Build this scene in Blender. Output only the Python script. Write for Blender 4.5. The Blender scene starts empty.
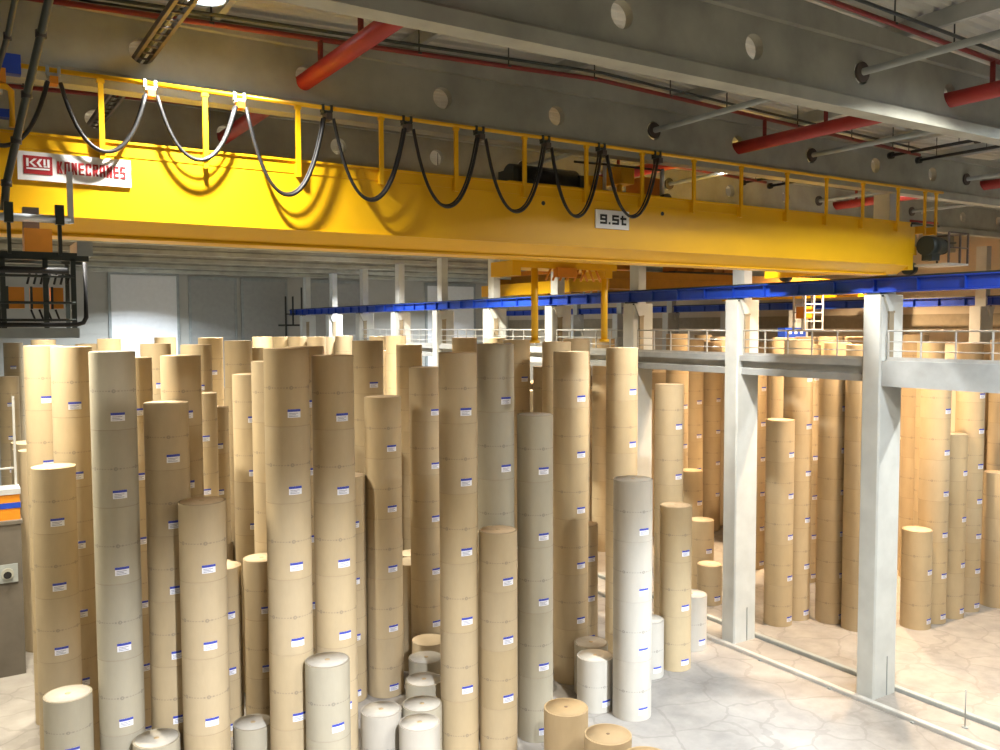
import bpy, math, random
from mathutils import Vector, Matrix
random.seed(7)
S = bpy.context.scene
COL = S.collection
PI = math.pi

# ------------------------------------------------------------------ camera (metres; X along the crane, Y down the hall, Z up)
EYE = Vector((0.0, 0.0, 12.5))
AL, TH, RO, FPX = 0.56426, 0.05574, 0.003608, 870.24
fw = Vector((math.sin(AL)*math.cos(TH), math.cos(AL)*math.cos(TH), -math.sin(TH)))
rt = Vector((math.cos(AL), -math.sin(AL), 0.0))
dn = fw.cross(rt)
r2 = math.cos(RO)*rt + math.sin(RO)*dn
d2 = -math.sin(RO)*rt + math.cos(RO)*dn
cam_d = bpy.data.cameras.new('camera')
cam = bpy.data.objects.new('camera', cam_d)
COL.objects.link(cam)
cam_d.sensor_width = 36.0
cam_d.lens = FPX/1000.0*36.0
cam_d.clip_start = 0.1
cam_d.clip_end = 400
M = Matrix.Identity(4)
for i in range(3):
    M[i][0] = r2[i]; M[i][1] = -d2[i]; M[i][2] = -fw[i]; M[i][3] = EYE[i]
cam.matrix_world = M
S.camera = cam

# ------------------------------------------------------------------ materials
def newmat(name):
    m = bpy.data.materials.new(name); m.use_nodes = True
    nt = m.node_tree; b = nt.nodes['Principled BSDF']
    return m, nt, b
def nd(nt, t, **kw):
    n = nt.nodes.new(t)
    for k, v in kw.items(): setattr(n, k, v)
    return n
def val(nt, op, a, b=None, c=None):
    n = nd(nt, 'ShaderNodeMath', operation=op)
    for i, x in enumerate((a, b, c)):
        if x is None: continue
        if isinstance(x, (int, float)): n.inputs[i].default_value = x
        else: nt.links.new(x, n.inputs[i])
    return n.outputs[0]
def mixc(nt, f, a, b):
    n = nd(nt, 'ShaderNodeMix', data_type='RGBA')
    for s, x in ((n.inputs[0], f), (n.inputs[6], a), (n.inputs[7], b)):
        if isinstance(x, (int, float)): s.default_value = x
        elif isinstance(x, tuple): s.default_value = (*x, 1) if len(x) == 3 else x
        else: nt.links.new(x, s)
    return n.outputs[2]
def noise(nt, scale, detail=4, coord='Object', stretch=(1,1,1), rough=.55):
    tc = nd(nt, 'ShaderNodeTexCoord'); mp = nd(nt, 'ShaderNodeMapping')
    mp.inputs['Scale'].default_value = stretch
    nt.links.new(tc.outputs[coord], mp.inputs[0])
    n = nd(nt, 'ShaderNodeTexNoise'); n.inputs['Scale'].default_value = scale
    n.inputs['Detail'].default_value = detail; n.inputs['Roughness'].default_value = rough
    nt.links.new(mp.outputs[0], n.inputs[0])
    return n.outputs[0]
def ramp(nt, f, lo, hi):
    n = nd(nt, 'ShaderNodeMapRange'); n.inputs[1].default_value = lo; n.inputs[2].default_value = hi
    nt.links.new(f, n.inputs[0]); return n.outputs[0]
def plain(name, col, rough=.5, metal=0.0, var=.12, scale=3.0, bump=0.0, spec=None, stretch=(1,1,1)):
    m, nt, b = newmat(name)
    f = ramp(nt, noise(nt, scale, 5, stretch=stretch), .3, .7)
    lo = tuple(max(0, c*(1-var)) for c in col); hi = tuple(min(1, c*(1+var)) for c in col)
    nt.links.new(mixc(nt, f, lo, hi), b.inputs['Base Color'])
    b.inputs['Roughness'].default_value = rough; b.inputs['Metallic'].default_value = metal
    if spec is not None: b.inputs['Specular IOR Level'].default_value = spec
    if bump:
        bp = nd(nt, 'ShaderNodeBump'); bp.inputs['Strength'].default_value = bump; bp.inputs['Distance'].default_value = .02
        nt.links.new(noise(nt, scale*8, 4), bp.inputs['Height']); nt.links.new(bp.outputs[0], b.inputs['Normal'])
    return m
def glow(name, col, st):
    m, nt, b = newmat(name)
    b.inputs['Base Color'].default_value = (*col, 1)
    b.inputs['Emission Color'].default_value = (*col, 1); b.inputs['Emission Strength'].default_value = st
    return m

def kraft(name, base, banded=True):
    m, nt, b = newmat(name)
    oi = nd(nt, 'ShaderNodeObjectInfo')
    tc = nd(nt, 'ShaderNodeTexCoord')
    sp = nd(nt, 'ShaderNodeSeparateXYZ'); nt.links.new(tc.outputs['Generated'], sp.inputs[0])
    gx = val(nt, 'SUBTRACT', sp.outputs[0], .5); gy = val(nt, 'SUBTRACT', sp.outputs[1], .5)
    z = sp.outputs[2]
    ang = val(nt, 'ARCTAN2', gy, gx)
    n1 = ramp(nt, noise(nt, 1.6, 4, stretch=(1, 1, .35)), .3, .7)
    n2 = ramp(nt, noise(nt, 26, 3, stretch=(1, 1, .2)), .3, .7)
    c = mixc(nt, n1, tuple(x*.93 for x in base), tuple(x*1.06 for x in base))
    c = mixc(nt, val(nt, 'MULTIPLY', n2, .10), c, tuple(x*.72 for x in base))
    rnd = val(nt, 'MULTIPLY_ADD', oi.outputs['Random'], .06, .97)
    hs = nd(nt, 'ShaderNodeHueSaturation'); nt.links.new(c, hs.inputs['Color']); nt.links.new(rnd, hs.inputs['Value'])
    rs = val(nt, 'MULTIPLY_ADD', val(nt, 'FRACT', val(nt, 'MULTIPLY', oi.outputs['Random'], 7.3)), .10, .95)
    nt.links.new(rs, hs.inputs['Saturation'])
    c = hs.outputs[0]
    if banded:
        # printed strap round the middle: a broken thin line with round emblems on it
        dz = val(nt, 'ABSOLUTE', val(nt, 'SUBTRACT', z, .5))
        line = val(nt, 'LESS_THAN', dz, .007)
        br = val(nt, 'GREATER_THAN', val(nt, 'SINE', val(nt, 'MULTIPLY', ang, 46.0)), -.55)
        line = val(nt, 'MULTIPLY', line, br)
        # emblem: a circle in (angle, z) every fifth of the turn
        seg = val(nt, 'SUBTRACT', val(nt, 'FRACT', val(nt, 'ADD', val(nt, 'MULTIPLY', ang, 6/(2*PI)), .12)), .5)
        du = val(nt, 'MULTIPLY', seg, .6)
        dv = val(nt, 'MULTIPLY', val(nt, 'SUBTRACT', z, .5), 1.95)
        rad = val(nt, 'SQRT', val(nt, 'ADD', val(nt, 'MULTIPLY', du, du), val(nt, 'MULTIPLY', dv, dv)))
        emb = val(nt, 'MULTIPLY', val(nt, 'LESS_THAN', rad, .05), val(nt, 'GREATER_THAN', rad, .018))
        halo = val(nt, 'MULTIPLY', val(nt, 'LESS_THAN', val(nt, 'ABSOLUTE', val(nt, 'SUBTRACT', val(nt, 'ABSOLUTE', du), .11)), .022), val(nt, 'LESS_THAN', dz, .011))
        f = val(nt, 'MINIMUM', val(nt, 'ADD', val(nt, 'ADD', val(nt, 'MULTIPLY', line, .28), val(nt, 'MULTIPLY', emb, .40)), val(nt, 'MULTIPLY', halo, .26)), .45)
        c = mixc(nt, f, c, (.10, .095, .10))
        # folded-over edge of the wrapper at both ends
        ed = val(nt, 'GREATER_THAN', val(nt, 'ABSOLUTE', val(nt, 'SUBTRACT', z, .5)), .4955)
        c = mixc(nt, val(nt, 'MULTIPLY', ed, .30), c, (.13, .085, .045))
    nt.links.new(c, b.inputs['Base Color'])
    b.inputs['Roughness'].default_value = .62
    b.inputs['Specular IOR Level'].default_value = .35
    return m

K = dict(
 kraft=kraft('kraft_wrapper', (.465, .368, .228)),
 greyk=kraft('greyish_wrapper', (.405, .37, .285)), palek=kraft('pale_wrapper', (.47, .44, .385)),
 bare=kraft('bare_kraft', (.47, .35, .20), False),
 head=plain('roll_head_paper', (.58, .44, .28), .75, var=.08, scale=5),
 greyhead=plain('grey_roll_head', (.46, .43, .37), .75, var=.08, scale=5),
 plug=plain('core_plug_board', (.20, .135, .085), .8),
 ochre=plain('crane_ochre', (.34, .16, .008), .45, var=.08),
 label=plain('label_paper', (.80, .81, .86), .5, var=.03, scale=20),
 labelblue=plain('label_blue_print', (.035, .06, .42), .5, var=.05),
 ink=plain('label_ink', (.16, .18, .30), .6),
 concrete=plain('beam_concrete', (.34, .345, .30), .8, var=.2, scale=.9, bump=.15),
 pillarc=plain('pillar_concrete', (.55, .575, .56), .75, var=.08, scale=1.2, bump=.1),
 slab=plain('walkway_concrete', (.36, .38, .385), .8, var=.16, scale=1.1, bump=.1),
 deck=plain('roof_sheet', (.62, .63, .59), .45, metal=.0, var=.06, scale=.6),
 purlin=plain('purlin_steel', (.42, .44, .44), .5, var=.08),
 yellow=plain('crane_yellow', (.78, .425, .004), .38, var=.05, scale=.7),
 blue=plain('rail_blue', (.012, .055, .42), .4, var=.1),
 red=plain('sprinkler_red', (.30, .016, .010), .45, var=.12),
 darkred=plain('branch_red', (.20, .018, .014), .5, var=.12),
 galv=plain('galvanised_steel', (.50, .51, .50), .42, metal=.35, var=.1),
 grey=plain('grey_paint', (.30, .33, .33), .5, var=.1),
 dark=plain('dark_steel', (.026, .034, .030), .45, var=.2),
 black=plain('black_rubber', (.012, .012, .013), .5, var=.2),
 brown=plain('tray_brown', (.075, .06, .052), .6, var=.2),
 white=plain('white_plate', (.80, .80, .80), .45, var=.03),
 signred=plain('sign_red', (.33, .012, .016), .5, var=.05),
 silver=plain('silver', (.62, .66, .72), .35, metal=.5, var=.1),
 wall=plain('wall_panel', (.42, .42, .39), .6, var=.06, scale=.5),
 wallwarm=plain('wall_panel_beige', (.58, .50, .38), .7, var=.06, scale=.5),
 band=plain('wall_band', (.30, .25, .17), .7, var=.1),
 door=plain('door_white', (.78, .80, .82), .5, var=.03),
 shutter=plain('shutter_grey', (.33, .34, .33), .5, var=.05),
 orange=plain('orange_paint', (.62, .22, .01), .5, var=.1),
 lampw=glow('lamp_glass', (.93, .97, 1.0), 60),
 lampo=glow('lamp_glass_warm', (1.0, .82, .55), 60),
)
# concrete floor: warm grey slab with blotches, worn tracks and fine cracks
def floor_mat():
    m, nt, b = newmat('floor_concrete')
    a = ramp(nt, noise(nt, .22, 6, rough=.6), .35, .65)
    d = ramp(nt, noise(nt, 1.3, 6, rough=.65), .35, .68)
    c = mixc(nt, a, (.19, .178, .165), (.31, .288, .262))
    c = mixc(nt, val(nt, 'MULTIPLY', d, .55), c, (.37, .35, .32))
    tc = nd(nt, 'ShaderNodeTexCoord')
    v = nd(nt, 'ShaderNodeTexVoronoi', feature='DISTANCE_TO_EDGE'); v.inputs['Scale'].default_value = .55
    mx = nd(nt, 'ShaderNodeVectorMath', operation='MULTIPLY_ADD'); mx.inputs[1].default_value = (.9, .9, .9)
    nz = nd(nt, 'ShaderNodeTexNoise'); nz.inputs['Scale'].default_value = .8; nz.inputs['Detail'].default_value = 3
    nt.links.new(tc.outputs['Object'], nz.inputs[0]); nt.links.new(nz.outputs[1], mx.inputs[0]); nt.links.new(tc.outputs['Object'], mx.inputs[2])
    nt.links.new(mx.outputs[0], v.inputs[0])
    cr = val(nt, 'LESS_THAN', v.outputs[0], .022)
    c = mixc(nt, val(nt, 'MULTIPLY', cr, .35), c, (.16, .145, .13))
    nt.links.new(c, b.inputs['Base Color'])
    nt.links.new(ramp(nt, noise(nt, .7, 4), .2, .8), b.inputs['Roughness'])
    b.inputs['Roughness'].default_value = .6
    mr = nt.nodes.new('ShaderNodeMapRange'); mr.inputs[3].default_value = .42; mr.inputs[4].default_value = .7
    nt.links.new(noise(nt, .7, 4), mr.inputs[0]); nt.links.new(mr.outputs[0], b.inputs['Roughness'])
    return m
K['floor'] = floor_mat()

# ------------------------------------------------------------------ mesh builder
class MB:
    def __init__(s): s.v = []; s.f = []; s.sm = []
    def add(s, vs, fs, smooth=False):
        n = len(s.v); s.v += [tuple(v) for v in vs]
        for f in fs: s.f.append(tuple(i+n for i in f)); s.sm.append(smooth)
        return s
    def box(s, x0, x1, y0, y1, z0, z1):
        vs = [(x,y,z) for z in (z0,z1) for y in (y0,y1) for x in (x0,x1)]
        return s.add(vs, [(0,2,3,1),(4,5,7,6),(0,1,5,4),(2,6,7,3),(0,4,6,2),(1,3,7,5)])
    def prism(s, prof, axis, a, b):
        """profile of 2-D points swept along an axis: 'x' takes (y,z), 'y' takes (x,z), 'z' takes (x,y)"""
        n = len(prof)
        def P(p, t): return {'x': (t,p[0],p[1]), 'y': (p[0],t,p[1]), 'z': (p[0],p[1],t)}[axis]
        vs = [P(p,a) for p in prof] + [P(p,b) for p in prof]
        fs = [(i,(i+1)%n,n+(i+1)%n,n+i) for i in range(n)] + [tuple(range(n))[::-1], tuple(range(n,2*n))]
        return s.add(vs, fs)
    def tube(s, pts, r, seg=10, caps=True):
        pts = [Vector(p) for p in pts]; rings = []
        up = Vector((0,0,1))
        for i, p in enumerate(pts):
            t = (pts[min(i+1,len(pts)-1)] - pts[max(i-1,0)]).normalized()
            a = t.cross(up)
            if a.length < 1e-3: a = t.cross(Vector((0,1,0)))
            a.normalize(); b = t.cross(a)
            rings.append([p + (a*math.cos(2*PI*k/seg) + b*math.sin(2*PI*k/seg))*r for k in range(seg)])
        vs = [v for R in rings for v in R]; fs = []
        for i in range(len(pts)-1):
            for k in range(seg):
                fs.append((i*seg+k, i*seg+(k+1)%seg, (i+1)*seg+(k+1)%seg, (i+1)*seg+k))
        s.add(vs, fs, True)
        if caps:
            n = len(s.v)-len(vs)
            s.f.append(tuple(n+k for k in range(seg))[::-1]); s.sm.append(False)
            s.f.append(tuple(n+(len(pts)-1)*seg+k for k in range(seg))); s.sm.append(False)
        return s
    def lathe(s, prof, seg=32, c=(0,0,0), sm=True):
        vs = []; n = len(prof)
        for k in range(seg):
            a = 2*PI*k/seg
            for r, z in prof: vs.append((c[0]+r*math.cos(a), c[1]+r*math.sin(a), c[2]+z))
        fs = []
        for k in range(seg):
            for i in range(n-1):
                fs.append((k*n+i, ((k+1)%seg)*n+i, ((k+1)%seg)*n+i+1, k*n+i+1))
        return s.add(vs, fs, sm)
    def mesh(s, name, mat):
        me = bpy.data.meshes.new(name); me.from_pydata(s.v, [], s.f)
        me.polygons.foreach_set('use_smooth', s.sm); me.materials.append(K[mat] if isinstance(mat, str) else mat)
        import bmesh
        bm = bmesh.new(); bm.from_mesh(me); bmesh.ops.recalc_face_normals(bm, faces=bm.faces); bm.to_mesh(me); bm.free()
        return me
    def obj(s, name, mat, parent=None, label=None, cat=None, group=None, kind=None, loc=None):
        return link(name, s.mesh(name, mat), parent, label, cat, group, kind, loc)
def link(name, data, parent=None, label=None, cat=None, group=None, kind=None, loc=None):
    o = bpy.data.objects.new(name, data); COL.objects.link(o)
    if parent is not None: o.parent = parent
    if loc: o.location = loc
    if label: o['label'] = label
    if cat: o['category'] = cat
    if group: o['group'] = group
    if kind: o['kind'] = kind
    return o
def thing(name, label, cat, loc=(0,0,0), group=None):
    return link(name, None, None, label, cat, group, None, loc)
def structure(name, mb, mat, label=None):
    return mb.obj(name, mat, None, label, None, None, 'structure')

# ------------------------------------------------------------------ the hall
BAY = 6.1
BY = [17.35 + BAY*k for k in range(-1, 10)]          # roof beam lines, which are also the pillar lines
def roof(x):                                         # shallow ridge over each crane bay
    return 18.97 - .035*abs(x-13.1) if x < 26.3 else 18.97 - .035*abs(x-39.5)
FARY = 78.0; RX = 50.5; LX = -3.0; NY = -14.0
structure('floor', MB().box(LX, RX, NY, FARY, -.3, 0), 'floor')
# far wall with panel seams, roller doors
w = MB()
z = 0.0
while z < 18.9:
    h = min(1.0, 18.9-z); w.box(LX, RX, FARY+.02, FARY+.3, z, z+h-.03); z += 1.0
w.box(LX, RX, FARY+.06, FARY+.3, 0, 18.9)
structure('wall_far', w, 'wall')
def roller_door(i, x0, x1, z0, z1, mat, label):
    m = MB(); z = z0
    while z < z1-.02:
        m.box(x0+.1, x1-.1, FARY-.10, FARY+.02, z, min(z1, z+.52)-.035); z += .52
    m.box(x0+.1, x1-.1, FARY-.07, FARY+.02, z0, z1)
    d = m.obj('door_%d' % i, mat, None, label, None, None, 'structure')
    f = MB(); f.box(x0-.12, x0+.1, FARY-.16, FARY+.02, z0, z1+.15); f.box(x1-.1, x1+.12, FARY-.16, FARY+.02, z0, z1+.15)
    f.box(x0-.12, x1+.12, FARY-.2, FARY+.02, z1, z1+.3)
    f.obj('door_frame', 'grey', d)
roller_door(1, 11.3, 16.7, .0, 16.9, 'door', 'white sectional door in the far wall')
roller_door(2, 17.7, 21.6, .0, 16.6, 'shutter', 'grey roller shutter beside the white door')
roller_door(3, 22.2, 26.2, .0, 16.6, 'shutter', 'grey roller shutter left of the far end of the blue rail')
roller_door(4, 40.6, 46.2, .0, 16.6, 'door', 'pale sectional door between the far pillars')
roller_door(5, 28.5, 33.5, .0, 16.6, 'shutter', 'grey roller shutter behind the far pillars')
w = MB()
w.box(RX, RX+.3, NY, FARY, 0, 18.9)
structure('wall_right', w, 'wallwarm')
t = MB(); t.box(RX-.06, RX, NY, FARY, 12.3, 13.15)
structure('trim_1', t, 'band', 'dark tan band along the right wall')
structure('wall_left', MB().box(LX-.3, LX, NY, FARY, 0, 18.9), 'wall')
structure('wall_front', MB().box(LX, RX, NY-.3, NY, 0, 18.9), 'wall')
# corrugated roof sheets, ribs running along X
xs = [LX, 13.1, 26.3, 39.5, RX]
prof = []
y = NY
while y < FARY:
    prof += [(y,0), (y+.12,0), (y+.17,.07), (y+.30,.07)]; y += .35
m = MB()
vs = [(x, p[0], roof(x)+p[1]) for x in xs for p in prof]; n = len(prof)
m.add(vs, [(i*n+j, i*n+j+1, (i+1)*n+j+1, (i+1)*n+j) for i in range(len(xs)-1) for j in range(n-1)])
structure('ceiling', m, 'deck')
structure('ceiling_cover', MB().box(LX, RX, NY, FARY, 19.1, 19.2), 'deck', 'outer roof skin')

def ribbon(m, xs, zf0, zf1, y0, y1):                 # a bar along X whose bottom and top follow the roof line
    vs = []
    for x in xs: vs += [(x,y0,zf0(x)),(x,y1,zf0(x)),(x,y1,zf1(x)),(x,y0,zf1(x))]
    fs = []
    for i in range(len(xs)-1):
        a = i*4; b = a+4
        for k in range(4): fs.append((a+k, a+(k+1)%4, b+(k+1)%4, b+k))
    fs += [(0,1,2,3)[::-1], tuple(len(vs)-4+k for k in range(4))]
    m.add(vs, fs)
HOLE0, HSTEP = 3.18-3.13*2, 3.13
def beam(yc):
    m = MB()
    x0, x1 = LX, RX
    # bottom flange with sloping shoulders
    m.prism([(yc-.2,16.78),(yc+.2,16.78),(yc+.2,17.02),(yc+.09,17.10),(yc-.09,17.10),(yc-.2,17.02)], 'x', x0, x1)
    # web made of cells, each with a round hole through it
    y0, y1 = yc-.09, yc+.09; zb, zt = 17.10, 18.12; zc, r = 17.57, .235
    x = HOLE0; nseg = 24; xl = x0
    cells = []
    while x < x1-1.0:
        xr = x + HSTEP/2 if x + HSTEP*1.0 < x1-1.0 else x1
        cells.append((x, xl, xr)); xl = xr; x += HSTEP
    for cx, a, b in cells:
        ci, co = [], []
        angs = sorted(set([2*PI*k/nseg for k in range(nseg)] + [math.atan2(zz-zc, xx-cx) % (2*PI) for xx in (a,b) for zz in (zb,zt)]))
        for t in angs:
            c, s = math.cos(t), math.sin(t)
            ks = []
            if c > 1e-9: ks.append((b-cx)/c)
            if c < -1e-9: ks.append((a-cx)/c)
            if s > 1e-9: ks.append((zt-zc)/s)
            if s < -1e-9: ks.append((zb-zc)/s)
            k = min(ks)
            ci.append((cx+r*c, zc+r*s)); co.append((cx+k*c, zc+k*s))
        n = len(angs)
        vs = [(p[0],y0,p[1]) for p in ci] + [(p[0],y0,p[1]) for p in co] + [(p[0],y1,p[1]) for p in ci] + [(p[0],y1,p[1]) for p in co]
        fs = []
        for i in range(n):
            j = (i+1) % n
            fs += [(i,j,n+j,n+i), (2*n+i,3*n+i,3*n+j,2*n+j), (i,2*n+i,2*n+j,j)]
        m.add(vs, fs)
    bx = [x0, 13.1, 26.3, 39.5, x1]
    ribbon(m, bx, lambda x: 18.12, lambda x: roof(x)-.36, yc-.22, yc+.22)
    return m
for k, yc in enumerate(BY):
    structure('ceiling_beam', beam(yc), 'concrete', 'concrete roof beam with round holes, number %d from the camera' % (k+1))
for px_ in [.3, 4.5, 8.7, 12.9, 17.1, 21.3, 25.5, 29.7, 33.9, 38.1, 42.3, 46.5]:
    m = MB(); zt = min(roof(px_-.07), roof(px_+.07))-.005
    m.box(px_-.06, px_+.06, NY, FARY, zt-.33, zt)
    structure('ceiling_purlin', m, 'purlin')

# pillars: broad lower shaft with corbel under the crane rail, slim upper shaft to the roof beam
def pillar(y, x, flip, front=True):
    m = MB()
    sx = -1 if flip else 1
    X = lambda d: x + sx*d
    a, b = sorted((X(-.07), X(1.15)))
    c0 = .05
    m.prism([(a+c0,y),(b-c0,y),(b,y+c0),(b,y+.68-c0),(b-c0,y+.68),(a+c0,y+.68),(a,y+.68-c0),(a,y+c0)], 'z', 0, 13.50)
    a, b = sorted((X(.28), X(.72)))
    m.box(a, b, y+.02, y+.6, 13.5, 16.78)
    p = structure('pillar', m, 'pillarc')
    q = MB(); q.prism([(X(-.04), 13.5), (X(.62), 13.5), (X(.40), 12.95), (X(.22), 12.95)], 'y', y-.10, y+.02)
    q.obj('corbel', 'pillarc', p)
    q = MB(); a, b = sorted((X(-.06), X(.30))); q.box(a, b, y+.08, y+.54, 13.50, 13.56)
    q.obj('bearing_plate', 'dark', p)
    q = MB()
    for i in range(4):
        q.tube([(X(-.02+.1*i), y+.02, 13.46), (X(-.02+.1*i), y-.05, 13.46)], .035, 8)
    q.obj('anchor_bolt', 'dark', p)
    if front:
        q = MB(); a, b = sorted((X(.28), X(.52)))
        q.box(a, b, y-.07, y, 11.4, 12.95); q.box(a-.02, b+.02, y-.09, y, 12.9, 12.97)
        q.obj('cable_duct', 'band', p)
        q = MB(); q.box(X(.62), X(.66), y-.02, y, 0.02, 1.35)
        q.obj('joint_strip', 'grey', p)
    return p
for k, y in enumerate(BY):
    if k == 0: continue
    pillar(y, 25.75, False)['label'] = 'pale concrete pillar carrying the blue rail, number %d from the camera' % k
for k in range(1, 9):
    pillar(BY[k]+2.6, 48.6, True, False)['label'] = 'concrete pillar of the far row, number %d from the camera' % k

# walkway along the pillars
m = MB()
m.box(25.75, 27.7, 4.0, 17.45, 10.5, 11.34)
m.box(25.80, 27.7, 17.45, 76.5, 11.14, 11.36)
m.prism([(25.9,10.62),(26.25,10.62),(26.25,10.86),(26.08,10.9),(26.08,11.14),(26.0,11.14),(26.0,10.9),(25.9,10.86)], 'y', 17.45, 76.5)
m.box(27.3, 27.6, 17.45, 76.5, 10.62, 11.14)
structure('walkway_slab', m, 'slab', 'raised concrete walkway running past the pillars')
def railing(y0, y1, label, cat='railing'):
    t = thing('walkway_railing', label, cat, (25.88, y0, 11.34), 'walkway railings between the pillars')
    n = max(1, round((y1-y0)/1.12)); L = y1-y0
    for i in range(n+1):
        p = MB(); yy = L*i/n; p.box(-.025, .025, yy-.02, yy+.02, -.12, .98); p.box(-.05, -.025, yy-.045, yy+.045, -.2, .03)
        p.obj('post', 'galv', t)
    for zz, r, nm in ((.97, .03, 'handrail'), (.62, .018, 'mid_rail'), (.32, .018, 'lower_rail')):
        MB().tube([(0, -.03, zz), (0, L+.03, zz)], r, 8).obj(nm, 'galv', t)
    p = MB(); p.box(-.035, -.025, 0, L, 0.0, .12); p.obj('toe_board', 'galv', t)
railing(6.0, 17.2, 'walkway railing right of the nearest pillar')
names = ['between the nearest pillar and the next', 'between the second and third pillars', 'between the third and fourth pillars', 'between the fourth and fifth pillars', 'between the fifth and sixth pillars', 'between the sixth and seventh pillars', 'beyond the seventh pillar']
for k in range(1, 8):
    railing(BY[k]+.75, BY[k+1]-.13, 'galvanised walkway railing '+names[k-1])

# blue crane rails
def rail(x, y0, y1, label):
    t = thing('crane_rail', label, 'crane rail', (x, y0, 13.56))
    L = y1-y0
    q = MB(); q.prism([(-.16,0),(.16,0),(.16,.035),(.02,.05),(.02,.42),(.16,.435),(.16,.47),(-.16,.47),(-.16,.435),(-.02,.42),(-.02,.05),(-.16,.035)], 'y', 0, L); rg = q
    y = 1.0
    while y < L: rg.box(-.15, .15, y-.008, y+.008, .03, .44); y += 1.525
    rg.obj('rail_girder', 'blue', t)
    MB().prism([(-.04,.47),(.04,.47),(.03,.53),(-.03,.53)], 'y', 0, L).obj('running_rail', 'dark', t)
rail(25.92, 3.0, 76.0, 'bright blue crane rail beam running along the pillar tops')
rail(48.1, 8.0, 76.0, 'thin looking blue crane rail along the far row of pillars')
# floor kerbs along the pillar row
t = thing('floor_kerb', 'pale steel kerb on the floor in front of the pillar row', 'kerb', (25.33, 6, 0))
MB().prism([(-.11,0),(.11,0),(.11,.10),(.09,.13),(-.09,.13),(-.11,.10)], 'y', 0, 62).obj('kerb_strip', 'galv', t)
q = MB(); y = .5
while y < 40: q.box(-.17, -.11, y-.06, y+.06, 0, .05); y += 3.05
q.obj('kerb_bracket', 'grey', t)
t = thing('floor_kerb', 'grey steel kerb on the floor behind the pillar row', 'kerb', (27.06, 6, 0))
MB().prism([(-.11,0),(.11,0),(.11,.12),(.09,.15),(-.09,.15),(-.11,.12)], 'y', 0, 62).obj('kerb_strip', 'grey', t)
q = MB(); q.box(.11,.17, 4, 4.12, 0, .05); q.box(.11,.17, 8, 8.12, 0, .05); q.obj('kerb_bracket', 'grey', t)
t = thing('marker_rod', 'thin grey rod standing on the floor between the kerbs', 'rod', (26.3, 14.6, 0))
MB().tube([(0,0,0),(0,0,1.2)], .02, 8).obj('rod', 'grey', t); MB().lathe([(0,0),(.1,0),(.1,.03),(0,.03)], 16).obj('foot', 'grey', t)

# plinth at the left with the striped machine on it
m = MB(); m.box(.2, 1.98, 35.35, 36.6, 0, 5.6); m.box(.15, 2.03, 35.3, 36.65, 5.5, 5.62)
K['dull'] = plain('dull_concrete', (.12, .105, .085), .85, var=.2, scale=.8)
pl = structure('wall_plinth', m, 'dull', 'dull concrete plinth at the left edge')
t = thing('wall_socket', 'square wall box with a round opening on the plinth', 'socket', (1.5, 35.34, 3.75))
MB().box(-.33, .33, -.05, -.005, -.33, .33).obj('face_plate', 'grey', t); MB().tube([(0,-.12,0),(0,-.04,0)], .2, 18).obj('socket_ring', 'concrete', t); MB().tube([(0,-.13,-.04),(0,-.1,-.04)], .13, 18).obj('socket_opening', 'black', t)
t = thing('striped_machine', 'orange and navy banded machine on the plinth', 'machine', (1.05, 35.95, 5.62))
MB().box(-.7, .93, -.4, .5, 0, .42).obj('lower_panel', 'orange', t); MB().box(-.72, .95, -.42, .52, .42, .62).obj('navy_band', 'blue', t)
MB().box(-.7, .93, -.4, .5, .62, .92).obj('upper_panel', 'orange', t); MB().box(-.74, .96, -.44, .54, .92, 1.12).obj('top_plate', 'silver', t)
t = thing('guard_rail', 'thin pale guard rail above the striped machine', 'railing', (.2, 36.4, 5.62))
for x in (.05, 1.72): MB().box(x-.04, x+.04, -.04, .04, 0, 4.4 if x > 1 else 1.8).obj('post', 'galv', t)
MB().tube([(0,0,1.75),(1.75,0,1.75)], .04, 8).obj('handrail', 'galv', t)

# ------------------------------------------------------------------ pipes under the roof
XE = {6.26: 'left', 18.86: 'middle', 31.4: 'right'}
for x in (6.26, 18.86, 31.4):
    t = thing('sprinkler_main_pipe', {6.26: 'thick red pipe through the beam holes nearest the left', 18.86: 'thick red pipe through the beam holes at the middle', 31.4: 'thick red pipe seen small above the crane girder end'}[x], 'pipe', (x, 0, 17.46), 'red sprinkler mains')
    MB().tube([(0,-2,0),(0,60,0)], .17, 18).obj('pipe_run', 'red', t)
    for yc in BY[:8]:
        for dy in (-1.0, -2.95):
            if yc+dy < 2: continue
            MB().tube([(0,yc+dy,.12),(0,yc+dy,roof(x)-.7-17.46)], .055, 10).obj('riser', 'darkred', t)
        MB().tube([(0,yc+.3,0),(0,yc+.42,0)], .2, 18).obj('coupling', 'red', t)
for k, yc in enumerate(BY[:7]):
    y = yc-1.0
    t = thing('sprinkler_branch_pipe', 'thin red pipe hung under the roof before beam %s' % ['one','two','three','four','five','six','seven'][k], 'pipe', (0, y, 0), 'red sprinkler branches')
    xs_ = [-2, 13.1, 26.0]
    MB().tube([(x, 0, roof(x)-.68) for x in xs_], .05, 10).obj('pipe_run', 'darkred', t)
    for x in (1.6, 4.2, 8.4, 10.6, 13.0, 15.4, 17.4, 20.2, 22.6, 24.6):
        h = MB(); h.tube([(x,0,roof(x)-.70),(x,0,roof(x)-.03)], .016, 6); h.lathe([(.066,-.02),(.066,.02)], 12, (x,0,roof(x)-.68)); h.obj('hanger_rod', 'dark', t)
    t2 = thing('cable_conduit', 'dark thin conduit under the roof beside red branch %s' % ['one','two','three','four','five','six','seven'][k], 'conduit', (0, y-.12, 0), 'dark conduits under the roof')
    MB().tube([(x, 0, roof(x)-.55) for x in xs_], .035, 8).obj('conduit_run', 'dark', t2)
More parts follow.
